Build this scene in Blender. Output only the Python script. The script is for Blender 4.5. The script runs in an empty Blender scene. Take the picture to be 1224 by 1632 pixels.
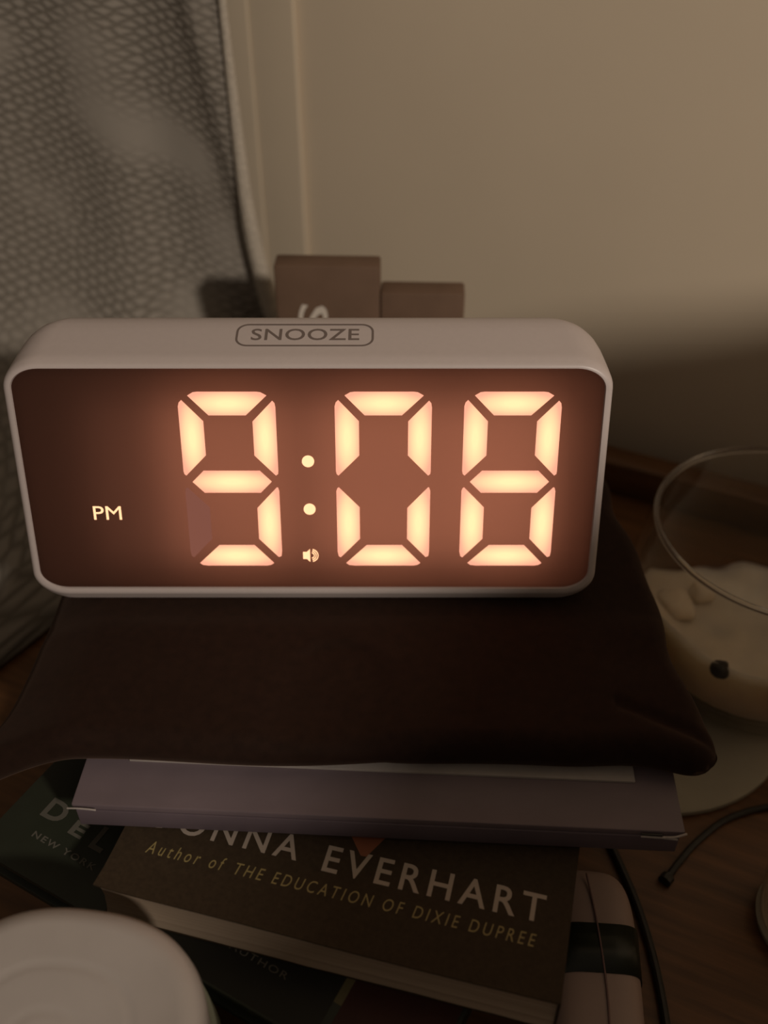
import bpy, bmesh, math, random
from mathutils import Vector, Matrix, noise
random.seed(4)
rad = math.radians
ZC = 0.838            # height of the lens above the floor; the nightstand top is 0.288 m lower
TT = ZC - 0.288       # nightstand top
YAW = -rad(25.1)      # the nightstand and the wall behind it stand turned to the lens
D2 = Vector((math.cos(YAW), math.sin(YAW), 0)); N2 = Vector((-math.sin(YAW), math.cos(YAW), 0))
def Z(z): return ZC + z
def room(a, b, z=0):  # along the wall, towards the wall, height
    return D2 * a + N2 * b + Vector((0, 0, z))

# ---------------------------------------------------------------- camera, world, lights, exposure
sc = bpy.context.scene
cam = bpy.data.objects.new('camera', bpy.data.cameras.new('camera'))
sc.collection.objects.link(cam); sc.camera = cam
cam.location = (0, 0, ZC); cam.rotation_euler = (rad(50), 0, 0)
cam.data.sensor_fit = 'HORIZONTAL'; cam.data.sensor_width = 36; cam.data.lens = 1590 * 36 / 1224
cam.data.clip_start = 0.01
cam.data.dof.use_dof = True; cam.data.dof.focus_distance = 0.272; cam.data.dof.aperture_fstop = 10.5
w = bpy.data.worlds.new('world'); sc.world = w; w.use_nodes = True
w.node_tree.nodes['Background'].inputs[0].default_value = (1.0, 0.80, 0.62, 1)
w.node_tree.nodes['Background'].inputs[1].default_value = 0.12
def area(name, loc, target, size, power, col):
    l = bpy.data.lights.new(name, 'AREA'); l.shape = 'DISK'; l.size = size; l.energy = power; l.color = col
    o = bpy.data.objects.new(name, l); sc.collection.objects.link(o)
    o.location = loc
    o.rotation_euler = (Vector(target) - Vector(loc)).to_track_quat('-Z', 'Y').to_euler()
    return o
KD = Vector((0.42, -0.74, 0.52)).normalized()
area('bedroom_lamp', Vector((0.03, 0.33, Z(-0.22))) + KD * 1.5, (0.03, 0.33, Z(-0.22)), 0.085, 10.6, (1.0, 0.88, 0.76))
vs = sc.view_settings; vs.view_transform = 'Standard'; vs.look = 'None'; vs.exposure = 0; vs.gamma = 1; vs.use_curve_mapping = False

# ---------------------------------------------------------------- materials
def mat(name, col, rough=0.6, spec=0.5, **k):
    m = bpy.data.materials.new(name); m.use_nodes = True
    b = m.node_tree.nodes['Principled BSDF']
    b.inputs['Base Color'].default_value = (*col, 1); b.inputs['Roughness'].default_value = rough
    b.inputs['Specular IOR Level'].default_value = spec
    for kk, v in k.items(): b.inputs[kk.replace('_', ' ')].default_value = v
    return m
def nd(m, t, **k):
    n = m.node_tree.nodes.new(t)
    for a, v in k.items():
        if a.startswith('i_'): n.inputs[a[2:].replace('_', ' ')].default_value = v
        else: setattr(n, a, v)
    return n
def lk(m, a, ao, b, bi): m.node_tree.links.new(a.outputs[ao], b.inputs[bi])
def bsdf(m): return m.node_tree.nodes['Principled BSDF']
def grain(m, scale=(1, 1, 1), nscale=40, dark=0.75, bump=0.1, dist=0.0005, detail=5, coord='Object', col=None):
    """noise-varied base colour and a fine bump"""
    b = bsdf(m); base = tuple(b.inputs['Base Color'].default_value)[:3]
    tc = nd(m, 'ShaderNodeTexCoord'); mp = nd(m, 'ShaderNodeMapping'); mp.inputs['Scale'].default_value = scale
    n = nd(m, 'ShaderNodeTexNoise'); n.inputs['Scale'].default_value = nscale; n.inputs['Detail'].default_value = detail
    r = nd(m, 'ShaderNodeValToRGB'); r.color_ramp.elements[0].position = 0.3; r.color_ramp.elements[1].position = 0.7
    r.color_ramp.elements[0].color = (*(c * dark for c in (col or base)), 1); r.color_ramp.elements[1].color = (*base, 1)
    bp = nd(m, 'ShaderNodeBump'); bp.inputs['Strength'].default_value = bump; bp.inputs['Distance'].default_value = dist
    lk(m, tc, coord, mp, 'Vector'); lk(m, mp, 'Vector', n, 'Vector'); lk(m, n, 'Fac', r, 'Fac'); lk(m, r, 'Color', b, 'Base Color')
    lk(m, n, 'Fac', bp, 'Height'); lk(m, bp, 'Normal', b, 'Normal')
    return m

M = {}
M['wall'] = grain(mat('wall_paint', (0.66, 0.55, 0.41), 0.85, 0.2), nscale=9, dark=0.93, bump=0.08, dist=0.002)
M['trim'] = grain(mat('trim_paint', (0.58, 0.485, 0.36), 0.6, 0.3), nscale=20, dark=0.95, bump=0.03)
M['floor'] = grain(mat('floor_boards', (0.16, 0.09, 0.05), 0.5), scale=(1, 9, 1), nscale=14, dark=0.5)
M['wood'] = grain(mat('nightstand_wood', (0.155, 0.068, 0.024), 0.42, 0.35), scale=(4, 55, 20), nscale=6, dark=0.5, bump=0.25, dist=0.0004)
M['plastic'] = grain(mat('clock_white_plastic', (0.50, 0.43, 0.405), 0.38, 0.4), nscale=600, dark=0.97, bump=0.03, dist=0.0001)
M['print'] = mat('grey_ink', (0.15, 0.115, 0.10), 0.6)
M['mask'] = grain(mat('black_cloth', (0.019, 0.0085, 0.0050), 0.85, 0.12, Sheen_Weight=0.16, Sheen_Roughness=0.45), nscale=350, dark=0.7, bump=0.12, dist=0.0003)
bsdf(M['mask']).inputs['Sheen Tint'].default_value = (0.6, 0.4, 0.3, 1)
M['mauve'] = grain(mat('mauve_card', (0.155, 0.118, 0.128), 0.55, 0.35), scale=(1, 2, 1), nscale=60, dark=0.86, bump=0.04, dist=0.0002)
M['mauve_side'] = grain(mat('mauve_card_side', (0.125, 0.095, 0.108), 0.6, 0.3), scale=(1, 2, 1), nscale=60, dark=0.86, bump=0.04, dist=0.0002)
M['card'] = grain(mat('pale_card', (0.36, 0.32, 0.29), 0.7), nscale=200, dark=0.9, bump=0.02)
M['cover_dark'] = grain(mat('dark_matte_cover', (0.045, 0.030, 0.017), 0.7, 0.15), nscale=900, dark=0.7, bump=0.08, dist=0.0001)
M['cover_green'] = grain(mat('dark_green_cover', (0.026, 0.030, 0.018), 0.5, 0.35), nscale=60, dark=0.7, bump=0.03, dist=0.0001)
M['cover_black'] = grain(mat('black_cover_panel', (0.012, 0.012, 0.008), 0.5, 0.3), nscale=60, dark=0.7, bump=0.03, dist=0.0001)
M['cover_red'] = grain(mat('dark_red_cover', (0.04, 0.010, 0.006), 0.5, 0.3), nscale=60, dark=0.7, bump=0.03, dist=0.0001)
M['ink_grey'] = mat('warm_grey_ink', (0.33, 0.27, 0.22), 0.6)
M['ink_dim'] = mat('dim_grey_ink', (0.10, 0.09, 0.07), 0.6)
M['ink_gold'] = mat('gold_ink', (0.26, 0.20, 0.075), 0.6)
M['ink_orange'] = mat('orange_ink', (0.20, 0.062, 0.024), 0.6)
M['ink_olive'] = mat('olive_ink', (0.10, 0.085, 0.035), 0.6)
M['white_paint'] = mat('white_lettering', (0.62, 0.55, 0.47), 0.6)
M['shadow_box'] = grain(mat('shadow_brown', (0.155, 0.095, 0.062), 0.7, 0.2), nscale=80, dark=0.85, bump=0.03)  # brown carries the tone of the wall shadow
M['lid'] = grain(mat('white_lid_plastic', (0.385, 0.35, 0.325), 0.36, 0.4), nscale=120, dark=0.96, bump=0.04, dist=0.0002)
M['wax'] = grain(mat('cream_wax', (0.80, 0.70, 0.57), 0.5, 0.4, Subsurface_Weight=0.6, Subsurface_Scale=0.012, Subsurface_Radius=(1.0, 0.85, 0.65)), nscale=60, dark=0.80, bump=0.35, dist=0.0015)
M['soot'] = grain(mat('soot', (0.05, 0.045, 0.045), 0.8), nscale=200)
M['coaster'] = grain(mat('pale_coaster', (0.34, 0.30, 0.22), 0.7), nscale=40, dark=0.85)
M['packet'] = grain(mat('pale_pink_wrap', (0.33, 0.235, 0.20), 0.5, 0.4), nscale=50, dark=0.88, bump=0.15, dist=0.001)
M['band'] = grain(mat('dark_green_band', (0.014, 0.018, 0.008), 0.4, 0.4), nscale=60, dark=0.6, bump=0.1)
M['seam'] = mat('seam_line', (0.16, 0.09, 0.08), 0.6)  # darker pink line along the packet wrapper
M['cord'] = mat('black_rubber', (0.012, 0.010, 0.006), 0.5)
M['blocker_pillow'] = grain(mat('blocker_cotton', (0.45, 0.40, 0.34), 0.9, 0.1), nscale=200)
M['mattress'] = grain(mat('mattress_cotton', (0.35, 0.31, 0.27), 0.9, 0.1), nscale=150)

# paper block with fine page lines
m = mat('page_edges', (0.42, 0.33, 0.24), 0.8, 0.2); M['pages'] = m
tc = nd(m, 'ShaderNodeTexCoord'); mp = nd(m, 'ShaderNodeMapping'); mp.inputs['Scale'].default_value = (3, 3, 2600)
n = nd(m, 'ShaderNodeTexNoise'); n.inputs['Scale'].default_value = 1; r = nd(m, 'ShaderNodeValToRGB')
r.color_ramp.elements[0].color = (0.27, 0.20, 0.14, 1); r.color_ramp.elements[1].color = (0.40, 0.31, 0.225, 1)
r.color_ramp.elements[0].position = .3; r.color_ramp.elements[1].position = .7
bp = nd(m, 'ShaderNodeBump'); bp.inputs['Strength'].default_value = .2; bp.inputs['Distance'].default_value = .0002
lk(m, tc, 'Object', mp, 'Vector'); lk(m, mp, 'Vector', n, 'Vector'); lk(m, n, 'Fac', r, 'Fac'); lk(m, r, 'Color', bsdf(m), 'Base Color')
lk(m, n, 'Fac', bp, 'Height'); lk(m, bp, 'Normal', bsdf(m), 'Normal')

# honeycomb-woven curtain cloth (UV in metres)
m = mat('woven_curtain', (0.30, 0.262, 0.215), 0.9, 0.1); M['curtain'] = m
tc = nd(m, 'ShaderNodeTexCoord'); mp = nd(m, 'ShaderNodeMapping'); mp.inputs['Scale'].default_value = (125, 290, 1)
v = nd(m, 'ShaderNodeTexVoronoi', feature='DISTANCE_TO_EDGE', voronoi_dimensions='2D'); v.inputs['Scale'].default_value = 1; v.inputs['Randomness'].default_value = 0.5
n = nd(m, 'ShaderNodeTexNoise'); n.inputs['Scale'].default_value = 18; n.inputs['Detail'].default_value = 1
nf = nd(m, 'ShaderNodeTexNoise'); nf.inputs['Scale'].default_value = 900
r = nd(m, 'ShaderNodeMapRange'); r.inputs['From Min'].default_value = 0; r.inputs['From Max'].default_value = .28
rn = nd(m, 'ShaderNodeMapRange'); rn.inputs['From Min'].default_value = .34; rn.inputs['From Max'].default_value = .50
mx = nd(m, 'ShaderNodeMath', operation='MULTIPLY')
sub = nd(m, 'ShaderNodeMath', operation='SUBTRACT'); sub.inputs[0].default_value = 1
one = nd(m, 'ShaderNodeMath', operation='SUBTRACT'); one.inputs[0].default_value = 1
cr = nd(m, 'ShaderNodeMix', data_type='RGBA'); cr.inputs['A'].default_value = (0.14, 0.122, 0.098, 1); cr.inputs['B'].default_value = (0.265, 0.236, 0.20, 1)
bp = nd(m, 'ShaderNodeBump'); bp.inputs['Strength'].default_value = .6; bp.inputs['Distance'].default_value = .0009
b2 = nd(m, 'ShaderNodeBump'); b2.inputs['Strength'].default_value = .3; b2.inputs['Distance'].default_value = .0004
m45 = nd(m, 'ShaderNodeMapping'); m45.inputs['Rotation'].default_value = (0, 0, rad(45)); m45.inputs['Scale'].default_value = (1.12, 1.12, 1)
lk(m, tc, 'UV', mp, 'Vector'); lk(m, mp, 'Vector', m45, 'Vector'); lk(m, m45, 'Vector', v, 'Vector'); lk(m, tc, 'UV', n, 'Vector'); lk(m, tc, 'UV', nf, 'Vector')
lk(m, v, 'Distance', r, 'Value'); lk(m, n, 'Fac', rn, 'Value')
lk(m, r, 'Result', sub, 1); lk(m, sub, 'Value', mx, 0); lk(m, rn, 'Result', mx, 1)      # gap between loops x loose patches
lk(m, mx, 'Value', one, 1); lk(m, one, 'Value', cr, 'Factor'); lk(m, cr, 'Result', bsdf(m), 'Base Color')
lk(m, nf, 'Fac', b2, 'Height'); lk(m, b2, 'Normal', bp, 'Normal'); lk(m, one, 'Value', bp, 'Height'); lk(m, bp, 'Normal', bsdf(m), 'Normal')
M['hem'] = grain(mat('curtain_hem', (0.50, 0.44, 0.36), 0.9, 0.1), nscale=700, dark=0.7, bump=0.6, dist=0.0006)

# smoked display panel: lets through the light of the lamps mounted behind it
m = bpy.data.materials.new('smoked_display'); m.use_nodes = True; M['panel'] = m
b = bsdf(m); b.inputs['Base Color'].default_value = (0.032, 0.017, 0.011, 1); b.inputs['Roughness'].default_value = 0.22
b.inputs['Specular IOR Level'].default_value = 0.25
tr = nd(m, 'ShaderNodeBsdfTranslucent'); tr.inputs['Color'].default_value = (0.62, 0.42, 0.36, 1)
ms = nd(m, 'ShaderNodeMixShader'); ms.inputs[0].default_value = 0.5
out = m.node_tree.nodes['Material Output']
lk(m, b, 'BSDF', ms, 1); lk(m, tr, 'BSDF', ms, 2); lk(m, ms, 'Shader', out, 'Surface')

# lit segments: brightest over their own LED
def led(name, strength, warm=1.0, flat=False):
    m = bpy.data.materials.new(name); m.use_nodes = True; nt = m.node_tree
    for x in list(nt.nodes):
        if x.type == 'BSDF_PRINCIPLED': nt.nodes.remove(x)
    e = nd(m, 'ShaderNodeEmission'); e.inputs['Strength'].default_value = strength
    lk(m, e, 'Emission', nt.nodes['Material Output'], 'Surface')
    if flat: e.inputs['Color'].default_value = (1.7, 0.88, 0.46, 1); return m
    tc = nd(m, 'ShaderNodeTexCoord'); mp = nd(m, 'ShaderNodeMapping'); mp.inputs['Location'].default_value = (-.85, 0, -.85); mp.inputs['Scale'].default_value = (1.7, 0, 1.7)
    g = nd(m, 'ShaderNodeVectorMath', operation='LENGTH'); r = nd(m, 'ShaderNodeValToRGB')
    el = r.color_ramp.elements
    el[0].position = 0.18; el[0].color = (1.9, 0.92, 0.47, 1)
    el[1].position = .95; el[1].color = (1.12, 0.46 * warm, 0.30 * warm, 1)
    x = el.new(0.55); x.color = (1.5, 0.74, 0.40, 1)
    lk(m, tc, 'Generated', mp, 'Vector'); lk(m, mp, 'Vector', g, 0); lk(m, g, 'Value', r, 'Fac'); lk(m, r, 'Color', e, 'Color')
    return m
M['led'] = led('lit_segment', 1.0); M['led_dot'] = led('lit_indicator', 1.0, flat=True)
M['unlit'] = mat('unlit_segment', (0.12, 0.045, 0.03), 0.6, 0.1)
bsdf(M['unlit']).inputs['Emission Color'].default_value = (1, .38, .27, 1); bsdf(M['unlit']).inputs['Emission Strength'].default_value = .16   # light leaking from its neighbours, put in as a faint emission

# thin clear glass: light passes, edges reflect
m = bpy.data.materials.new('clear_glass'); m.use_nodes = True; M['glass'] = m; nt = m.node_tree   # symmetric edge reflection
nt.nodes.remove(bsdf(m))
tp = nd(m, 'ShaderNodeBsdfTransparent'); tp.inputs['Color'].default_value = (0.93, 0.91, 0.88, 1)
gl = nd(m, 'ShaderNodeBsdfGlossy'); gl.inputs['Roughness'].default_value = 0.06; gl.inputs['Color'].default_value = (1, 1, 1, 1)
fr = nd(m, 'ShaderNodeLayerWeight'); pw = nd(m, 'ShaderNodeMath', operation='POWER'); pw.inputs[1].default_value = 3.5
ma = nd(m, 'ShaderNodeMath', operation='MULTIPLY_ADD'); ma.inputs[1].default_value = .85; ma.inputs[2].default_value = .03; ms = nd(m, 'ShaderNodeMixShader')
fr.inputs['Blend'].default_value = .5; lk(m, fr, 'Facing', pw, 0); lk(m, pw, 'Value', ma, 0); lk(m, ma, 'Value', ms, 0); lk(m, tp, 'BSDF', ms, 1); lk(m, gl, 'BSDF', ms, 2); lk(m, ms, 'Shader', nt.nodes['Material Output'], 'Surface')
M['rim_glass'] = mat('thick_rim_glass', (0.95, 0.93, 0.90), 0.04, 0.5, Transmission_Weight=1.0, IOR=1.45)
M['jar_glass'] = mat('greenish_jar_glass', (0.35, 0.38, 0.28), 0.18, 0.5, Transmission_Weight=0.45)

# ---------------------------------------------------------------- helpers
COL = sc.collection
def link(name, me, m, parent=None, loc=None, rot=None, smooth=True):
    o = bpy.data.objects.new(name, me); COL.objects.link(o)
    if m is not None:
        for x in (m if isinstance(m, (list, tuple)) else [m]): me.materials.append(x)
    if smooth:
        for p in me.polygons: p.use_smooth = True
    if parent: o.parent = parent
    if loc is not None: o.location = loc
    if rot is not None: o.rotation_euler = rot
    return o
def bmesh_obj(name, bm, m, parent=None, loc=None, rot=None, smooth=True, sharp=35):
    bmesh.ops.recalc_face_normals(bm, faces=bm.faces)
    me = bpy.data.meshes.new(name); bm.to_mesh(me); bm.free()
    o = link(name, me, m, parent, loc, rot, smooth)
    if smooth:
        me.set_sharp_from_angle(angle=rad(sharp))
    return o
def tag(o, label=None, cat=None, group=None, kind=None):
    if label: o['label'] = label
    if cat: o['category'] = cat
    if group: o['group'] = group
    if kind: o['kind'] = kind
    return o
def empty(name, loc, rot=(0, 0, 0)):
    o = bpy.data.objects.new(name, None); COL.objects.link(o); o.location = loc; o.rotation_euler = rot
    o.empty_display_size = .02; return o
def box_bm(x0, x1, y0, y1, z0, z1, bev=0.0, seg=2, bm=None):
    bm2 = bmesh.new(); bmesh.ops.create_cube(bm2, size=1)
    for v in bm2.verts:
        v.co = Vector((x0 + (v.co.x + .5) * (x1 - x0), y0 + (v.co.y + .5) * (y1 - y0), z0 + (v.co.z + .5) * (z1 - z0)))
    if bev: bmesh.ops.bevel(bm2, geom=bm2.edges[:], offset=bev, segments=seg, affect='EDGES', profile=.5)
    if bm is None: return bm2
    me = bpy.data.meshes.new('t'); bm2.to_mesh(me); bm2.free(); bm.from_mesh(me); bpy.data.meshes.remove(me); return bm
def lathe_bm(prof, seg=64):
    bm = bmesh.new(); rings = []
    for r, z in prof:
        if r < 1e-6: rings.append([bm.verts.new((0, 0, z))])
        else: rings.append([bm.verts.new((r * math.cos(2 * math.pi * i / seg), r * math.sin(2 * math.pi * i / seg), z)) for i in range(seg)])
    for a, b in zip(rings, rings[1:]):
        for i in range(seg):
            j = (i + 1) % seg
            if len(a) == 1 and len(b) == 1: continue
            if len(a) == 1: bm.faces.new((a[0], b[j], b[i]))
            elif len(b) == 1: bm.faces.new((a[i], a[j], b[0]))
            else: bm.faces.new((a[i], a[j], b[j], b[i]))
    return bm
def tube_bm(pts, r, seg=10):
    bm = bmesh.new(); rings = []
    pts = [Vector(p) for p in pts]
    for i, p in enumerate(pts):
        t = (pts[min(i + 1, len(pts) - 1)] - pts[max(i - 1, 0)]).normalized()
        a = t.cross(Vector((0, 0, 1))); a = a.normalized() if a.length > 1e-4 else Vector((1, 0, 0)); b = t.cross(a)
        rr = r[i] if isinstance(r, (list, tuple)) else r
        rings.append([bm.verts.new(p + a * rr * math.cos(2 * math.pi * k / seg) + b * rr * math.sin(2 * math.pi * k / seg)) for k in range(seg)])
    for a, b in zip(rings, rings[1:]):
        for k in range(seg): bm.faces.new((a[k], a[(k + 1) % seg], b[(k + 1) % seg], b[k]))
    bm.faces.new(rings[0]); bm.faces.new(rings[-1]); return bm
def smooth_path(P, n=8):
    P = [Vector(p) for p in P]; out = []
    Q = [P[0] * 2 - P[1]] + P + [P[-1] * 2 - P[-2]]
    for i in range(1, len(Q) - 2):
        for k in range(n):
            t = k / n; a, b, c, d = Q[i - 1], Q[i], Q[i + 1], Q[i + 2]
            out.append(.5 * ((2 * b) + (c - a) * t + (2 * a - 5 * b + 4 * c - d) * t * t + (3 * b - a - 3 * c + d) * t ** 3))
    out.append(P[-1]); return out
def text_mesh(s, bold=0.0, shear=0.0, spacing=1.0, extrude=0.0):
    cu = bpy.data.curves.new('t', 'FONT'); cu.body = s; cu.size = 1; cu.offset = bold; cu.shear = shear
    cu.space_character = spacing; cu.extrude = extrude; cu.resolution_u = 4
    o = bpy.data.objects.new('t', cu); COL.objects.link(o); bpy.context.view_layer.update()
    me = bpy.data.meshes.new_from_object(o.evaluated_get(bpy.context.evaluated_depsgraph_get()))
    bpy.data.objects.remove(o); return me
def fit(me, x0, x1, y0, y1, mtx=None, z=0.0, zt=0.00006):
    """fit flat text into the box x0..x1, y0..y1 (metres), thickness zt, then place with mtx"""
    xs = [v.co.x for v in me.vertices]; ys = [v.co.y for v in me.vertices]
    a, b, c, d = min(xs), max(xs), min(ys), max(ys); zs = [v.co.z for v in me.vertices]; zm = max(zs) or 1
    for v in me.vertices:
        v.co = Vector((x0 + (v.co.x - a) / (b - a) * (x1 - x0), y0 + (v.co.y - c) / (d - c) * (y1 - y0), z + (zt if v.co.z > 0 else 0)))
        if mtx is not None: v.co = mtx @ v.co
    return me
def lettering(name, s, x0, x1, y0, y1, m, parent, z=0.0, mtx=None, **k):
    return link(name, fit(text_mesh(s, extrude=0.01, **k), x0, x1, y0, y1, mtx, z), m, parent, smooth=False)

# ---------------------------------------------------------------- the setting
def oriented(name, bm, m, kind='structure'):
    o = bmesh_obj(name, bm, m, rot=(0, 0, YAW)); tag(o, kind=kind); return o
WB = 0.402
oriented('floor', box_bm(-2.2, 2.2, -2.6, WB + .12, -.05, 0), M['floor'])
oriented('wall_back', box_bm(-2.2, 2.2, WB, WB + .12, 0, 2.5), M['wall'])
# window casing beside the curtain: a moulded upright board standing proud of the wall
aT = (Vector((-0.036, 0.463, 0))).dot(D2)
bm = box_bm(aT - .085, aT, WB - .0035, WB, .02, 2.0, .0015)
box_bm(aT - .080, aT - .022, WB - .0050, WB - .003, .02, 2.0, .0012, bm=bm)
oriented('trim_1', bm, M['trim'])

# nightstand with a raised lip along its back edge
ns = empty('nightstand', room(-.07, .20), (0, 0, YAW))
tag(ns, 'dark brown wooden nightstand with a raised rear lip, carrying everything', 'nightstand')
bmesh_obj('top_board', box_bm(-.26, .25, -.17, .182, TT - .024, TT, .004), M['wood'], ns)
bmesh_obj('rear_lip', box_bm(-.26, .25, .167, .1815, TT - .0005, TT + .017, .003), M['wood'], ns)
bmesh_obj('cabinet_body', box_bm(-.24, .23, -.15, .175, .06, TT - .0241, .003), M['wood'], ns)
for k in range(2):
    dr = bmesh_obj('drawer', box_bm(-.225, .215, -.162, -.1505, .09 + k * .215, .285 + k * .215, .003), M['wood'], ns)
    kb = lathe_bm([(0, .02), (.010, .019), (.013, .014), (.007, .006), (.006, 0)], 24)
    bmesh_obj('knob', kb, M['cord'], dr, loc=(-.005, -.162, .19 + k * .215), rot=(rad(90), 0, 0))
for x in (-.22, .21):
    for y in (-.13, .155):
        bmesh_obj('leg', box_bm(x - .018, x + .018, y - .018, y + .018, 0, .0605, .002), M['wood'], ns)

# curtain hanging over the window, hem towards the lens side
def curtain():
    root = empty('curtain', room(aT - .15, WB - .05, 0), (0, 0, YAW))
    tag(root, 'grey loosely woven curtain with a pale rolled hem, hanging left behind the clock', 'curtain')
    z0, z1 = TT + .002, TT + .42
    ae = room(0, 0).x
    def hem_a(z):                                   # where the hem runs, along the wall
        return -.232 + .034 * math.exp(-max(0, z - TT) / .065)
    base = (aT - .15)
    def depth(s, z):                                # s: distance from the hem into the cloth
        f = 0.004 * math.sin(s * 60)
        f += .012 * (1 / (1 + math.exp(-(s - .040) / .004)))
        if s > .04: f += .030 * math.sin(min((s - .04) / .15, 1.0) * math.pi * .9)
        f += .004 * noise.noise(Vector((s * 18, z * 9, 2)))
        f += .235 * math.exp(-max(0, z - TT) / .03) * max(0, min(1, (s - .006) / .04)) ** 1.0    # the surplus cloth slumps forward
        f += .004 * math.exp(-((s - .012 - (z - TT - .2) * .12) / .006) ** 2)
        return f
    bm = bmesh.new(); uv = bm.loops.layers.uv.new('UVMap'); ns_, nz = 150, 90; g = []
    for i in range(ns_ + 1):
        s = .46 * i / ns_; row = []
        for j in range(nz + 1):
            z = z0 + (z1 - z0) * j / nz
            a = hem_a(z) - s
            row.append((bm.verts.new((a - base, -.002 - depth(s, z), z)), s * 1.25, z - .2 * s))
        g.append(row)
    for i in range(ns_):
        for j in range(nz):
            q = (g[i][j], g[i + 1][j], g[i + 1][j + 1], g[i][j + 1]); f = bm.faces.new([t[0] for t in q])
            for l, t in zip(f.loops, q): l[uv].uv = (t[1], t[2])
    c = bmesh_obj('cloth', bm, M['curtain'], root, sharp=180)
    md = c.modifiers.new('thick', 'SOLIDIFY'); md.thickness = .0012; md.offset = 0
    pts, rs = [], []
    for j in range(70):
        z = z0 + (z1 - z0) * j / 69
        pts.append((hem_a(z) - base, -.0035 - depth(0, z), z + .006))
        t = max(0, min(1, (z - TT) / .22)); rs.append(.0046 * (1 - t) ** 1.3 + .0012)
    hb = tube_bm(pts, rs, 10)
    bmesh_obj('hem', hb, M['hem'], root)
    rod = bmesh_obj('heading_tape', tube_bm([(aT - base - .50, .012, z1 - .004), (aT - base - .03, .012, z1 - .004)], .006, 12), M['hem'], root)
curtain()

# added out of frame: mattress and propped cushion, shaped to shade wall and table
added_bed = empty('added_bed', room(.60, -.35), (0, 0, YAW))
tag(added_bed, 'low mattress on a frame, added out of view to carry the light-blocking cushion', 'added_bed')
bmesh_obj('mattress', box_bm(-.36, .40, -1.0, .70, .24, .50, .04, 4), M['mattress'], added_bed)
bmesh_obj('bed_frame', box_bm(-.355, .40, -1.02, .72, .10, .245, .008), M['wood'], added_bed)
for x in (-.32, .37):
    for y in (-.97, .67): bmesh_obj('leg', box_bm(x - .025, x + .025, y - .025, y + .025, 0, .101, .003), M['wood'], added_bed)
def blocker_pillow(name, label, c, rot, sx, sz, t, seed):
    bm = bmesh.new(); bmesh.ops.create_uvsphere(bm, u_segments=48, v_segments=28, radius=1)
    for v in bm.verts:
        x, y, z = v.co
        f = lambda q: math.copysign(abs(q) ** .55, q)
        v.co = Vector((f(x) * sx, y * t, f(z) * sz))
        nn = noise.noise(v.co * 9 + Vector((seed, 0, 0))) * .012
        v.co += Vector((nn, nn * .5, nn * 1.6))
    o = bmesh_obj(name, bm, M['blocker_pillow'], loc=c, rot=rot, sharp=180)
    return tag(o, label, 'blocker_pillow')
blocker_pillow('blocker_pillow', 'added pale cotton cushion out of view, shaped to block the lamp from wall and table', room(.285, -.04, .50 + .197), (0, 0, YAW + rad(90)), .30, .186, .075, 3)

# ---------------------------------------------------------------- alarm clock
TILT = rad(15.7)
clock = empty('alarm_clock', (-.0206, .2102, Z(-.2115)), (-TILT, 0, 0))   # local: x right, y backwards from the face, z up the face
tag(clock, 'white digital alarm clock with rounded sloping top, smoked face and glowing digits', 'clock')
def rr(hx, z0, z1, r, n=10, rz=None):
    """rounded rectangle outline with corner radii r (across) and rz (up), counter-clockwise"""
    rz = r if rz is None else rz; out = []
    for cx, cz, a0 in ((hx - r, z1 - rz, 0), (-hx + r, z1 - rz, 90), (-hx + r, z0 + rz, 180), (hx - r, z0 + rz, 270)):
        for k in range(n + 1):
            a = rad(a0 + 90 * k / n); out.append((cx + r * math.cos(a), cz + rz * math.sin(a)))
    return out
rings = [  # depth, half width, bottom, top, corner radii (mm)
    (9, 80.2, 5.0, 71.2, 7.8, 5.4), (0.6, 80.5, 4.8, 71.5, 8, 5.6), (0.05, 80.7, 4.6, 71.7, 8.2, 5.8), (0.05, 81.5, 3.6, 72.3, 9, 6.5), (0.4, 82.2, 2.7, 72.8, 9.6, 7),
    (1.0, 82.7, 2.2, 73.2, 10, 7.3), (2.0, 82.9, 1.0, 73.9, 10.4, 7.8), (3, 82.9, 0.0, 74.5, 10.8, 8.2), (4, 82.9, 0.1, 74.9, 11, 8.5), (6, 82.9, 0.7, 75.74, 11.2, 9), (9, 82.7, 1.5, 77.0, 11.4, 9.5),
    (13, 82.3, 2.6, 78.68, 11.6, 10), (16, 81.8, 3.5, 79.9, 12, 10.5), (18.5, 81.2, 4.2, 80.5, 12.5, 11), (20.5, 80.6, 4.7, 80.6, 13.5, 12), (23, 79.6, 5.4, 80.0, 15, 13), (26, 78, 6.4, 79.0, 17, 15), (32, 74.5, 8.5, 76, 20, 18), (38, 70, 12, 71, 22, 20), (40, 64, 16, 66, 20, 18)]
bm = bmesh.new(); R = []
for d, hx, a, b_, r_, rz_ in rings:
    R.append([bm.verts.new((x / 1000, d / 1000, z / 1000)) for x, z in rr(hx, a, b_, r_, rz=rz_)])
for p, q in zip(R, R[1:]):
    n_ = len(p)
    for i in range(n_): bm.faces.new((p[i], p[(i + 1) % n_], q[(i + 1) % n_], q[i]))
bm.faces.new(R[0]); bm.faces.new(R[-1])
bmesh_obj('casing', bm, M['plastic'], clock, sharp=50)
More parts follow.
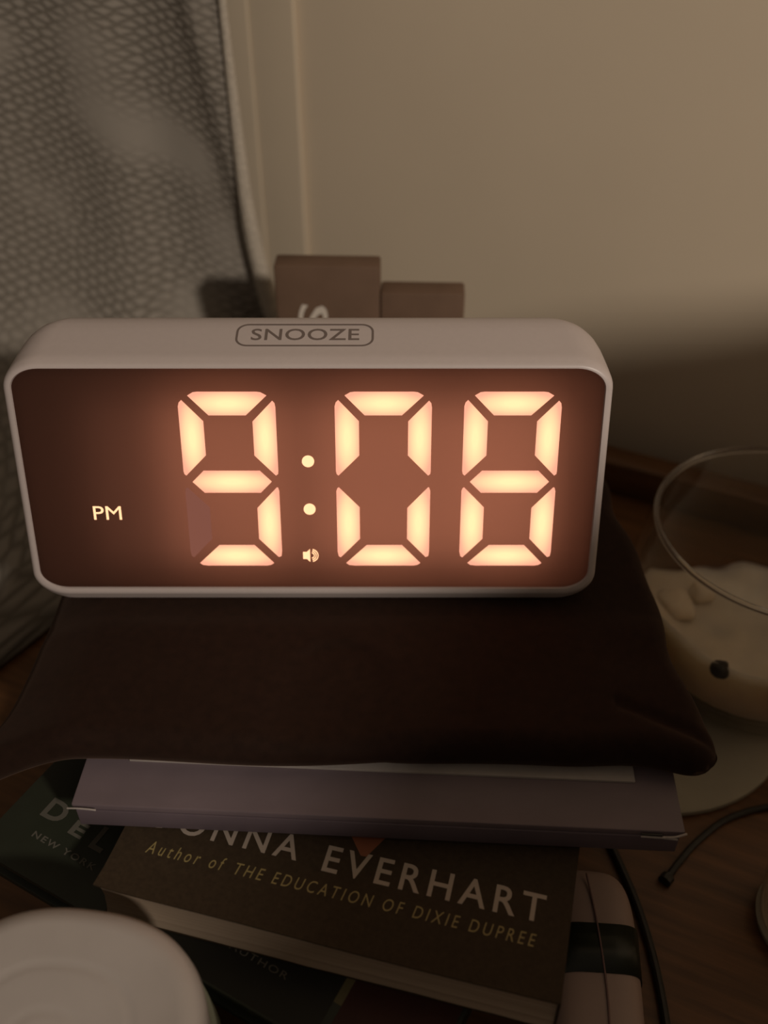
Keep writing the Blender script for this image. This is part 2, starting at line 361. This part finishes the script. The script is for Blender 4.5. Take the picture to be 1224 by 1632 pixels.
# display panel: sheet with turned-in rim, front face at depth 0.7 mm
bm = bmesh.new()
A = [bm.verts.new((x / 1000, .0007, z / 1000)) for x, z in rr(80.4, 4.9, 71.4, 7.9, rz=5.5)]
B = [bm.verts.new((x / 1000, .0027, z / 1000)) for x, z in rr(80.4, 4.9, 71.4, 7.9, rz=5.5)]
bm.faces.new(A)
for i in range(len(A)): bm.faces.new((A[i], B[i], B[(i + 1) % len(A)], A[(i + 1) % len(A)]))
panel = bmesh_obj('display_panel', bm, M['panel'], clock, smooth=False); panel['label'] = 'smoked brown display panel'
# LED lamps inside the case, behind the panel
for x, ww, e in ((-52, .020, .00045), (-24, .040, .0038), (18, .036, .0040), (53, .032, .0036)):
    l = bpy.data.lights.new('led_lamp', 'AREA'); l.shape = 'RECTANGLE'; l.size = ww; l.size_y = .050; l.energy = e; l.color = (1.0, .50, .33)
    o = bpy.data.objects.new('led_lamp', l); COL.objects.link(o); o.parent = clock
    o.location = (x / 1000, .0085, .038); o.rotation_euler = (rad(90), 0, rad(0))
    o.rotation_euler = Vector((0, -1, 0)).to_track_quat('-Z', 'Y').to_euler()

def prism(pts, y0, y1):
    bm = bmesh.new()
    a = [bm.verts.new((x / 1000, y0 / 1000, z / 1000)) for x, z in pts]; b = [bm.verts.new((x / 1000, y1 / 1000, z / 1000)) for x, z in pts]
    bm.faces.new(a); bm.faces.new(b[::-1])
    for i in range(len(a)): bm.faces.new((a[i], b[i], b[(i + 1) % len(a)], a[(i + 1) % len(a)]))
    return bm
SEG = {  # one digit, mm from its centre line and from the clock foot
    'a': [(-10.7, 64.0), (-9.2, 64.9), (-8.0, 65.05), (8.0, 65.05), (9.2, 64.9), (10.8, 64.0), (4.9, 58.35), (-5.3, 58.35)],
    'f': [(-13.5, 60.9), (-13.2, 62.0), (-12.5, 62.7), (-6.9, 56.6), (-6.9, 46.6), (-12.8, 40.55), (-13.3, 41.0), (-13.5, 41.9)],
    'b': [(13.1, 60.6), (12.9, 61.8), (12.3, 62.5), (6.65, 56.55), (6.65, 46.6), (12.4, 40.55), (13.0, 41.0), (13.1, 41.9)],
    'g': [(-11.2, 38.6), (-7.9, 41.95), (7.9, 41.95), (11.1, 38.65), (7.9, 35.3), (-8.0, 35.3)],
    'e': [(-13.5, 35.8), (-13.2, 36.6), (-12.8, 36.9), (-6.95, 30.7), (-6.95, 20.8), (-12.6, 14.8), (-13.2, 15.2), (-13.5, 16.7)],
    'c': [(13.1, 35.8), (12.8, 36.8), (12.5, 36.9), (6.65, 30.5), (6.65, 20.8), (12.1, 14.9), (12.9, 15.2), (13.1, 16.7)],
    'd': [(-5.0, 18.7), (5.2, 18.7), (10.6, 12.9), (9.7, 12.3), (8.6, 12.1), (-8.6, 12.1), (-10.2, 12.3), (-11.0, 12.9)]}
for cx, on in ((-42.8, 'abcdfg'), (0, 'abcdef'), (35.45, 'abcdefg')):
    for s in 'abcdefg':
        if s not in on and cx == 0: continue
        pts = [(x + cx + 20.6, z) for x, z in SEG[s]]
        o = bmesh_obj('segment', prism(pts, .45, .72), M['led'] if s in on else M['unlit'], panel, smooth=False)
        if s not in on: o['label'] = 'unlit segment with faint leaked light painted in'
def disc(cx, cz, r, y0=.45, y1=.72, n=32): return prism([(cx + r * math.cos(2 * math.pi * k / n), cz + r * math.sin(2 * math.pi * k / n)) for k in range(n)], y0, y1)
bmesh_obj('colon_dot', disc(-21.25 + 20.6, 44.8, 1.72), M['led_dot'], panel, smooth=False)
bmesh_obj('colon_dot', disc(-21.25 + 20.6, 30.15, 1.70), M['led_dot'], panel, smooth=False)
# loudspeaker symbol
sx = 20.6
bm = prism([(-23.6 + sx, 16.45), (-22.5 + sx, 16.45), (-21.55 + sx, 17.4), (-21.55 + sx, 13.3), (-22.5 + sx, 14.25), (-23.6 + sx, 14.25)], .45, .72)
for r0 in (.75, 1.3, 1.85):
    pts = [(-21.2 + sx + r0 * math.cos(t), 15.35 + r0 * math.sin(t)) for t in [rad(-78 + 156 * k / 14) for k in range(15)]]
    pts += [(-21.2 + sx + (r0 + .24) * math.cos(t), 15.35 + (r0 + .24) * math.sin(t)) for t in [rad(78 - 156 * k / 14) for k in range(15)]]
    b2 = prism(pts, .45, .72); me = bpy.data.meshes.new('t'); b2.to_mesh(me); b2.free(); bm.from_mesh(me); bpy.data.meshes.remove(me)
bmesh_obj('speaker_symbol', bm, M['led_dot'], panel, smooth=False)
face = Matrix(((1, 0, 0, 0), (0, 0, -1, 0), (0, 1, 0, 0), (0, 0, 0, 1)))     # flat text -> the face
lettering('pm_indicator', 'PM', (-83.2 + sx) / 1000, (-75.2 + sx) / 1000, .0268, .0310, M['led_dot'], panel, z=-.0007, mtx=face)
for v in panel.children[-1].data.vertices: v.co.y = .00045 if v.co.y < .00066 else .00072
# snooze legend on the sloping top
sl = math.atan2(.42, 1.0)
top = Matrix.Translation((0, .004, .0749)) @ Matrix.Rotation(sl, 4, 'X')
lettering('snooze_lettering', 'SNOOZE', -.0160, .0138, .0056, .0107, M['print'], clock, z=.00002, mtx=top, spacing=1.05, bold=.006)
def rr_ring(hx, y0, y1, r, wd):
    bm = bmesh.new(); a = rr(hx, y0, y1, r, 8); b = rr(hx - wd, y0 + wd, y1 - wd, r - wd, 8)
    for zz in (.02, .08): pass
    V = [[bm.verts.new(((x - 1.2) / 1000, y / 1000, z / 1000)) for x, y in p] for p, z in ((a, .01), (a, .10), (b, .10), (b, .01))]
    n = len(a)
    for p, q in zip(V, V[1:] + V[:1]):
        for i in range(n): bm.faces.new((p[i], p[(i + 1) % n], q[(i + 1) % n], q[i]))
    return bm
bm = rr_ring(19.0, 2.9, 12.9, 3.4, .55); bm.transform(top)
bmesh_obj('snooze_outline', bm, M['print'], clock, smooth=False)
bmesh_obj('side_button', box_bm(.0805, .0858, .016, .024, .0555, .0608, .0012), M['plastic'], clock)

# ---------------------------------------------------------------- sleep mask under the clock
def sleep_mask():
    x0, x1, y0, y1 = -.128, .0893, .1575, .283
    nx, ny = 150, 96; bm = bmesh.new()
    ground = -.2234
    def top(x, y):
        return -.2117
    def inarch(x, y):
        # nose arch: distance inside the cut between the two cups
        t = (y - .158) / (.190 - .158)
        if t > 1.25: return 0
        half = .0190 - .0060 * max(0, t) ** .8
        if t > .8: half *= math.sqrt(max(0, 1 - ((t - .8) / .35) ** 2)) if t < 1.15 else 0
        dx = abs(x + .0138) / max(half, 1e-4)
        return 1 / (1 + math.exp(min(50, (dx - 1) * 9))) if half > 1e-4 else 0
    def edge_l(y): return -.1020 - .07 * max(0, .215 - y) - .025 / (1 + math.exp((y - .168) / .006))
    def edge_r(y):
        t = (y - .1575) / .12
        return .0895 - .0125 * max(0, min(1, t)) ** .8 + .0012 * math.sin(t * 14) + .0006 * math.sin(t * 31)
    def front(x):
        return .1571 + .0012 * math.sin(x * 60) + (.0018 if x < 0 else .0018 * math.exp(-x / .01)) + .0016 * math.exp(-((x - .066) / .012) ** 2) - .0026 * math.exp(-((x - .087) / .012) ** 2)
    grid = {}
    for side in (0, 1):
        for i in range(nx + 1):
            for j in range(ny + 1):
                u, v = i / nx, j / ny
                y_ = y0 + (y1 - y0) * v
                xl, xr = edge_l(y_), edge_r(y_)
                x = xl + (xr - xl) * (0.5 - 0.5 * math.cos(math.pi * u)) * .5 + (xr - xl) * u * .5
                yf = front(x); y = yf + (y1 - yf) * ((0.5 - 0.5 * math.cos(math.pi * v)) * .6 + v * .4)
                # rounded corners
                dx = min(x - xl, xr - x); dy = min(y - yf, y1 - y)
                d = min(dx, dy); cr = .012
                if dx < cr and dy < cr:
                    q = math.hypot(cr - dx, cr - dy); d = cr - q
                    if d < 0:
                        f = cr / q; cx_ = x - (cr - dx) * (1 if x > 0 else -1) ; cy_ = y + (cr - dy) * (1 if y < .2 else -1)
                        x = cx_ + (x - cx_) * f; y = cy_ + (y - cy_) * f; d = 0
                th = .0117; e = .0058
                prof = math.sqrt(max(0, 1 - (1 - min(d, e) / e) ** 2))
                mid = ground + th * .5
                tz = mid + th * .5 * prof; bz = mid - th * .5 * prof
                # cups and arch only on the upper face, clear of the clock foot
                k = 1 / (1 + math.exp((y - .2035) / .0018))
                ar = inarch(x, y)
                tz -= prof * (1 - k) * .0012
                tz += prof * k * (.0002 * (1 - ar) - .0013 * ar + 0)
                tz += prof * k * .0010 * noise.noise(Vector((x * 40, y * 55, 0)))
                # pinched fold at the right front corner
                tz -= .0014 * math.exp(-(((x - .075) * .55 + (y - .166)) / .0022) ** 2) * (1 if .062 < x else 0) * prof
                # beyond the end of the box the cloth droops
                dr = 0
                if x < -.082: dr = min(.010, ((-.082 - x) / .035) ** 1.5 * .016)
                if x > .079: dr = ((x - .079) / .012) * .0012
                tz -= dr; bz -= dr * (1 if x < 0 else .7)
                grid[side, i, j] = bm.verts.new((x, y, Z(tz if side == 0 else bz)))
    for side in (0, 1):
        for i in range(nx):
            for j in range(ny):
                q = [grid[side, i, j], grid[side, i + 1, j], grid[side, i + 1, j + 1], grid[side, i, j + 1]]
                bm.faces.new(q if side == 0 else q[::-1])
    bmesh.ops.remove_doubles(bm, verts=bm.verts, dist=.00004)
    o = bmesh_obj('sleep_mask', bm, M['mask'], sharp=180)
    return tag(o, 'black padded cloth sleep mask with a nose arch, lying under the clock', 'sleep mask')
sleep_mask()

# ---------------------------------------------------------------- flat mauve carton
bx = empty('carton', (-.0810, .1489, Z(-.2325)), (0, 0, -rad(3)))
tag(bx, 'flat mauve cardboard carton with a split white corner, on the dark paperback', 'box')
bm = box_bm(0, .1573, 0, .110, 0, .009, .0006)
for v in bm.verts:
    if v.co.z < .003:
        if v.co.y < .02: v.co.y += .0007
        if v.co.x > .1: v.co.x -= .003
        else: v.co.x += .0012
bmesh_obj('carton_body', bm, M['mauve'], bx)
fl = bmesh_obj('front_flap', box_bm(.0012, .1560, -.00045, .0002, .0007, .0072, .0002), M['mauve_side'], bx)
# torn pale corners
bm = tube_bm(smooth_path([(-.0008, -.0007, .0082), (.002, -.0010, .0088), (.005, -.0011, .0088), (.0068, -.0010, .0084)], 5), .00022, 6)
bmesh_obj('split_edge', bm, M['card'], bx)
bm = tube_bm(smooth_path([(.1575, -.0004, .0090), (.1545, -.0012, .0086), (.1515, -.0012, .0082)], 5), .0003, 6)
bmesh_obj('split_edge', bm, M['card'], bx)
bm = tube_bm([(.1555, -.0008, .0068), (.1512, -.0008, .0074), (.1462, -.0008, .0076)], .00026, 6)
bmesh_obj('split_edge', bm, M['card'], bx)
bmesh_obj('split_gap', box_bm(.1462, .1515, -.0007, -.0003, .0078, .0084, .0001), M['cord'], bx)

cd = bmesh_obj('card_sheet', box_bm(0, .1345, 0, .09, 0, .0009, .0001), M['card'], loc=(-.0683, .1622, Z(-.2235)), rot=(0, 0, -rad(3)))
tag(cd, 'thin pale card whose front edge shows between sleep mask and mauve carton', 'card')

# ---------------------------------------------------------------- dark paperback with the author's name
bk = empty('paperback', (-.0727, .1311, Z(-.2465)), (0, 0, -rad(14.37)))
tag(bk, 'thick dark-covered paperback with grey and gold lettering, under the mauve carton', 'book')
W_, DP, TH = .1168, .176, .0139
def cover(bm, z, curl):
    nx, ny = 40, 30; g = []
    for i in range(nx + 1):
        col = []
        for j in range(ny + 1):
            x = W_ * i / nx; y = DP * j / ny
            c = curl * (math.exp(-x / .006) * math.exp(-y / .0035) * .0012 + .0004 * math.exp(-y / .004) * math.sin(x * 60))
            col.append((x, y, z + c))
        g.append(col)
    return g
def sheet(name, z, t, curl, m, par):
    g = cover(None, z, curl); bm = bmesh.new(); nx, ny = len(g) - 1, len(g[0]) - 1
    T = [[bm.verts.new((x, y, zz + t)) for x, y, zz in c] for c in g]; B = [[bm.verts.new(p) for p in c] for c in g]
    for i in range(nx):
        for j in range(ny):
            bm.faces.new((T[i][j], T[i + 1][j], T[i + 1][j + 1], T[i][j + 1])); bm.faces.new((B[i][j], B[i][j + 1], B[i + 1][j + 1], B[i + 1][j]))
    for i in range(nx):
        bm.faces.new((T[i][0], B[i][0], B[i + 1][0], T[i + 1][0])); bm.faces.new((T[i][ny], T[i + 1][ny], B[i + 1][ny], B[i][ny]))
    for j in range(ny):
        bm.faces.new((T[0][j], T[0][j + 1], B[0][j + 1], B[0][j])); bm.faces.new((T[nx][j], B[nx][j], B[nx][j + 1], T[nx][j + 1]))
    return bmesh_obj(name, bm, m, par)
fc = sheet('front_cover', TH - .0005, .0005, 1, M['cover_dark'], bk)
sheet('back_cover', .0, .0004, 0, M['cover_dark'], bk)
bm = box_bm(.0010, W_ - .0006, .0006, DP - .001, .0005, TH - .0005, 0)
bmesh.ops.subdivide_edges(bm, edges=[e for e in bm.edges if abs(e.verts[0].co.z - e.verts[1].co.z) > .005], cuts=6)
bmesh.ops.subdivide_edges(bm, edges=[e for e in bm.edges if abs(e.verts[0].co.x - e.verts[1].co.x) > .05], cuts=16)
for v in bm.verts:
    if v.co.y < .01:
        t = (v.co.z) / TH; v.co.y += -.0006 * (1 - t) + .0024 * math.sin(math.pi * t) * .5 + .0002 * noise.noise(v.co * 900)
pg = bmesh_obj('page_block', bm, M['pages'], bk, sharp=60); pg['label'] = 'cream page edges'
bmesh_obj('spine', box_bm(W_ - .0006, W_, .0, DP, .0004, TH - .0004, .0002), M['cover_dark'], bk)
zt = TH + .00002
lettering('author_name', 'DONNA', .0055, .0468, .0193, .0264, M['ink_grey'], fc, z=zt, bold=.010, spacing=1.3)
lettering('author_name', 'EVERHART', .0538, .1103, .0183, .0258, M['ink_grey'], fc, z=zt, bold=.010, spacing=1.3)
lettering('subtitle', 'Author of', .0083, .0296, .0120, .0156, M['ink_gold'], fc, z=zt, bold=-.004, shear=.22, spacing=1.5)
lettering('subtitle', 'THE EDUCATION OF DIXIE DUPREE', .0325, .1092, .0119, .0152, M['ink_gold'], fc, z=zt, bold=-.004, shear=.2, spacing=1.42)
bm = prism([(0, 0)] * 3, 0, 0); bm.free()
bm = bmesh.new(); q = [bm.verts.new(p) for p in ((.0568, .0320, zt - .00003), (.0625, .0249, zt - .00003), (.0640, .0250, zt - .00003), (.0676, .0318, zt - .00003))]; bm.faces.new(q)
ex = bmesh.ops.extrude_face_region(bm, geom=bm.faces[:]); bmesh.ops.translate(bm, verts=[e for e in ex['geom'] if isinstance(e, bmesh.types.BMVert)], vec=(0, 0, .00004))
bmesh_obj('orange_motif', bm, M['ink_orange'], fc, smooth=False)

# ---------------------------------------------------------------- thin dark green book beneath it
gb = empty('book', (-.1042, .1462, Z(-.2566)), (0, 0, -rad(28.54)))
tag(gb, 'dark green and black hardback with dim grey lettering, beneath the dark paperback', 'book')
GT = .0100
gc = bmesh_obj('front_cover', box_bm(-.010, .127, 0, .175, GT - .0022, GT, .0004), M['cover_green'], gb)
bmesh_obj('back_cover', box_bm(-.010, .127, 0, .175, 0, .0022, .0004), M['cover_green'], gb)
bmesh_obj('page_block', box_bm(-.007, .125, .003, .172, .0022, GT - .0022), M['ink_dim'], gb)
bmesh_obj('spine', box_bm(.1256, .1278, .0005, .1745, .001, GT - .001, .0004), M['cover_green'], gb)
bmesh_obj('black_panel', box_bm(.040, .0985, .0006, .170, GT - .0001, GT + .00004), M['cover_black'], gc, smooth=False)
bmesh_obj('olive_bar', box_bm(.0985, .1007, .0113, .170, GT - .0001, GT + .00007), M['ink_olive'], gc, smooth=False)
bmesh_obj('red_panel', box_bm(.1007, .1268, .0006, .170, GT - .0001, GT + .00004), M['cover_red'], gc, smooth=False)
z_ = GT + .00004
lettering('title_lettering', 'D', -.0010, .0060, .0162, .0226, M['ink_dim'], gc, z=z_, bold=.03)
lettering('title_lettering', 'E', .0098, .0144, .0156, .0202, M['ink_dim'], gc, z=z_, bold=.03)
lettering('title_lettering', 'L', .0178, .0222, .0150, .0222, M['ink_dim'], gc, z=z_, bold=.03)
lettering('tagline', 'NEW YORK', .0018, .0240, .0100, .0119, M['ink_dim'], gc, z=z_, bold=.02, spacing=1.3)
lettering('tagline', 'TIMES BESTSELLING AUTHOR', .0285, .0855, .0101, .0119, M['ink_dim'], gc, z=z_ + .00006, bold=.0, spacing=1.2)

# closed book under the green one, carrying the pile, set back
rb = empty('book', (-.0835, .1500, TT + .0003), (0, 0, -rad(28.54)))
tag(rb, 'thick dark red book lowest in the pile, half hidden under the green hardback', 'book')
RT = .0308
bmesh_obj('cover', box_bm(0, .095, 0, .150, RT - .002, RT, .0005), M['cover_red'], rb)
bmesh_obj('cover', box_bm(0, .095, 0, .150, 0, .002, .0005), M['cover_red'], rb)
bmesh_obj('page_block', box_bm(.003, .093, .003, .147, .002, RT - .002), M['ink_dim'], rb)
bmesh_obj('spine', box_bm(.0935, .096, .0005, .1495, .001, RT - .001, .0006), M['cover_red'], rb)

# ---------------------------------------------------------------- pale packet with a green band
pk = empty('packet', (.0560, .1190, TT), (0, 0, -rad(6)))
tag(pk, 'pale pink wrapped packet with a dark green band, right of the dark paperback', 'packet')
def soft(hx, hy, z0, z1, grow=0.0):
    bm = bmesh.new(); bmesh.ops.create_uvsphere(bm, u_segments=48, v_segments=24, radius=1)
    f = lambda q, e: math.copysign(abs(q) ** e, q)
    for v in bm.verts:
        x, y, z = v.co
        v.co = Vector((f(x, .55) * (hx + grow), f(y, .45) * (hy + (grow if hy > .02 else 0)), (z0 + z1) / 2 + f(z, .5) * ((z1 - z0) / 2 + grow)))
    return bm
bmesh_obj('wrapper', soft(.0125, .038, .0002, .0258), M['packet'], pk, sharp=180)
bm = bmesh.new(); P = []
for y in (.0045, .0182):
    ring = []
    for k in range(40):
        a = 2 * math.pi * k / 40; f = lambda q, e: math.copysign(abs(q) ** e, q)
        ring.append(bm.verts.new((f(math.cos(a), .55) * .01285, y + .0012 * math.cos(a), .013 + f(math.sin(a), .5) * .0131)))
    P.append(ring)
for k in range(40): bm.faces.new((P[0][k], P[0][(k + 1) % 40], P[1][(k + 1) % 40], P[1][k]))
o = bmesh_obj('green_band', bm, M['band'], pk, sharp=180); md = o.modifiers.new('t', 'SOLIDIFY'); md.thickness = .0002; md.offset = -1; o['label'] = 'dark green band'
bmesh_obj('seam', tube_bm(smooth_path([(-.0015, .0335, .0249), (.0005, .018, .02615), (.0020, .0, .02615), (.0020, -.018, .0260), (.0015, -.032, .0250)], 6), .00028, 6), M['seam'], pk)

# ---------------------------------------------------------------- squarish jar with a white lid
jr = empty('lidded_jar', (-.0722, .0870, TT + .0003), (0, 0, rad(-8)))
jr.scale = (.985, .985, 1.045)
tag(jr, 'squat glass jar with a rounded-square white lid, in front of the pile', 'jar')
def squircle_loft(prof, n=2.45, seg=96):
    bm = bmesh.new(); rings = []
    for r, z in prof:
        if r < 1e-6: rings.append([bm.verts.new((0, 0, z))]); continue
        ring = []
        for k in range(seg):
            a = 2 * math.pi * k / seg; c, s = math.cos(a), math.sin(a)
            ring.append(bm.verts.new((math.copysign(abs(c) ** (2 / n), c) * r, math.copysign(abs(s) ** (2 / n), s) * r, z)))
        rings.append(ring)
    for a, b in zip(rings, rings[1:]):
        for i in range(seg):
            j = (i + 1) % seg
            if len(a) == 1: bm.faces.new((a[0], b[i], b[j]))
            elif len(b) == 1: bm.faces.new((a[i], a[j], b[0]))
            else: bm.faces.new((a[i], a[j], b[j], b[i]))
    return bm
H = .0650
bmesh_obj('jar_body', squircle_loft([(0, 0), (.030, 0), (.0335, .002), (.0355, .008), (.0358, .040), (.0350, .0475), (0, .0475)]), M['jar_glass'], jr)
lp = [(0, .0477), (.0330, .0477), (.0338, .0485), (.0340, .0590), (.0334, .0622), (.0318, .0640), (.0290, H - .0002)]
for k in range(1, 28):
    r_ = .029 * (1 - k / 28)
    lp.append((r_, H - .0002 + .0002 * math.sin(k) * 0 + (-.00025 * math.exp(-((r_ - .0185) / .0006) ** 2) - .0002 * math.exp(-((r_ - .0085) / .0005) ** 2))))
lp.append((0, H - .0003))
bmesh_obj('lid', squircle_loft(lp), M['lid'], jr, sharp=60)['label'] = 'white plastic lid'

# ---------------------------------------------------------------- candle in a glass jar
cs = lathe_bm([(0, 0), (.050, 0), (.0515, .0012), (.0515, .0030), (.050, .0040), (0, .0040)], 72)
COX, COY = .094, .238
tag(bmesh_obj('coaster', cs, M['coaster'], loc=(COX, COY, TT)), 'round pale coaster under the glass candle jar', 'coaster')
cj = empty('candle_jar', (.1375, .255, TT + .0041))
tag(cj, 'clear glass jar of partly burnt cream wax, right of the clock', 'candle')
HR = Z(-.22) - (TT + .0041)
outer = [(0, 0), (.034, 0), (.039, .0015), (.0425, .006), (.0462, .018), (.0482, .032), (.0485, .042), (.0472, .052), (.0456, .060), (.0452, HR - .0015)]
bmesh_obj('glass_wall', lathe_bm(outer, 96), M['glass'], cj)
inner = [(.0436, HR - .0015), (.0438, .060), (.0454, .050), (.0466, .040), (.0463, .032), (.0443, .019), (.041, .008), (.036, .0042), (0, .004)]
bmesh_obj('inner_glass', lathe_bm(inner, 96), M['glass'], cj)
bm = lathe_bm([(.0444 + .0010 * math.cos(a), HR - .0009 + .0012 * math.sin(a)) for a in [2 * math.pi * k / 12 for k in range(13)]], 128)
bmesh.ops.remove_doubles(bm, verts=bm.verts, dist=1e-6)
bmesh_obj('glass_rim', bm, M['rim_glass'], cj, sharp=180)
# wax: clings to the wall high at the near side, low at the far side, sunken middle
def wall_r(z):
    P = [(.0045, .036), (.008, .0405), (.019, .0438), (.032, .0458), (.040, .0461), (.050, .0449), (.060, .0433)]
    for (a, ra), (b, rb_) in zip(P, P[1:]):
        if z <= b: return ra + (rb_ - ra) * max(0, (z - a)) / (b - a)
    return .0433
def wax_top(th):
    near = .5 - .5 * math.cos(th - math.pi / 2)     # 1 on the lens side
    return .0075 + .029 * min(1, near * 1.7) ** .9 + .0030 * noise.noise(Vector((math.cos(th) * 3, math.sin(th) * 3, 5)))
bm = bmesh.new(); seg, rings_ = 96, []
for k in range(7):
    f = k / 6; rings_.append([])
    for i in range(seg):
        th = 2 * math.pi * i / seg; z = .0048 + (wax_top(th) - .0048) * f; r = wall_r(z) - .0003
        rings_[-1].append(bm.verts.new((r * math.cos(th), r * math.sin(th), z)))
for k in range(1, 15):
    q = 1 - k / 15; rings_.append([])
    for i in range(seg):
        th = 2 * math.pi * i / seg; r = wall_r(wax_top(th)) * q
        z = .0075 + (wax_top(th) - .0075) * (max(0, (q - .55) / .45)) ** 1.3 + .0022 * noise.noise(Vector((r * math.cos(th) * 90, r * math.sin(th) * 90, 1)))
        rings_[-1].append(bm.verts.new((r * math.cos(th), r * math.sin(th), z)))
for a, b in zip(rings_, rings_[1:]):
    for i in range(seg): bm.faces.new((a[i], a[(i + 1) % seg], b[(i + 1) % seg], b[i]))
bm.faces.new(rings_[0]); bm.faces.new(rings_[-1])
wx = bmesh_obj('wax', bm, M['wax'], cj, sharp=180)
def lump(name, x, y, z, r, m, par, seed, flat=.7):
    bm = bmesh.new(); bmesh.ops.create_icosphere(bm, subdivisions=3, radius=r)
    for v in bm.verts:
        v.co *= 1 + .35 * noise.noise(v.co / r * 1.3 + Vector((seed, 0, 0))); v.co.z *= flat
    return bmesh_obj(name, bm, m, par, loc=(x, y, z), sharp=180)
lump('wax_lump', -.026, .014, .0120, .0070, M['wax'], wx, 3)
lump('wax_lump', -.014, .022, .0110, .0048, M['wax'], wx, 9)
lump('soot_mark', -.0265, -.0365, .0330, .0030, M['soot'], wx, 7, flat=1.1)

# ---------------------------------------------------------------- small clear tumbler, cords, brown carton in place of a wall shadow
tb = empty('tumbler', (.1290, .1490, TT))
tag(tb, 'small clear tumbler with a frosted foot, at the right edge of the nightstand', 'glass')
bmesh_obj('glass_wall', lathe_bm([(.0170, .004), (.0188, .02), (.0205, .050), (.0212, .062), (.0204, .0625), (.0196, .050), (.0180, .02), (.0160, .005)], 64), M['glass'], tb)
bmesh_obj('foot', lathe_bm([(0, 0), (.0150, 0), (.0172, .0015), (.0178, .004), (.0165, .0055), (0, .0055)], 64), M['coaster'], tb)
zc = TT + .0013
P = smooth_path([(.058, .245, zc), (.066, .205, zc), (.0729, .1749, zc), (.0768, .1568, zc), (.0785, .140, zc), (.0783, .1213, zc), (.076, .100, zc), (.072, .072, zc)], 8)
tag(bmesh_obj('cord', tube_bm(P, .0013, 10), M['cord']), 'black cord running down the nightstand beside the pale packet', 'cord')
P = smooth_path([(.0868, .1632, zc + .0002), (.0885, .1650, zc), (.0935, .1705, zc), (.1005, .1772, zc), (.1125, .1855, zc), (.128, .190, zc), (.150, .190, zc)], 8)
tag(bmesh_obj('cord', tube_bm(P, [.0021] * 9 + [.0011] * (len(P) - 9), 10), M['cord']), 'short black cord with a thicker end, below the candle jar', 'cord')

pb = empty('shadow_carton', (0, .335, TT), (0, 0, -rad(2)))  # lettered carton; its stepped brown outline stands in for a wall shadow
tag(pb, 'stepped brown carton with white lettering behind the clock, made up for a shadow on the wall', 'box')
bmesh_obj('carton_body', box_bm(-.0405, -.0015, 0, .0100, 0, .1230, .001), M['shadow_box'], pb)
bmesh_obj('shadow_step', box_bm(-.0013, .0300, 0, .0100, 0, .1128, .001), M['shadow_box'], pb)
stand = Matrix.Translation((-.0265, -.00005, .1035)) @ Matrix.Rotation(rad(90), 4, 'X') @ Matrix.Rotation(rad(80), 4, 'Z')
lettering('lettering', 'S', -.0075, .0040, -.0055, .0055, M['white_paint'], pb, mtx=stand, bold=.01)
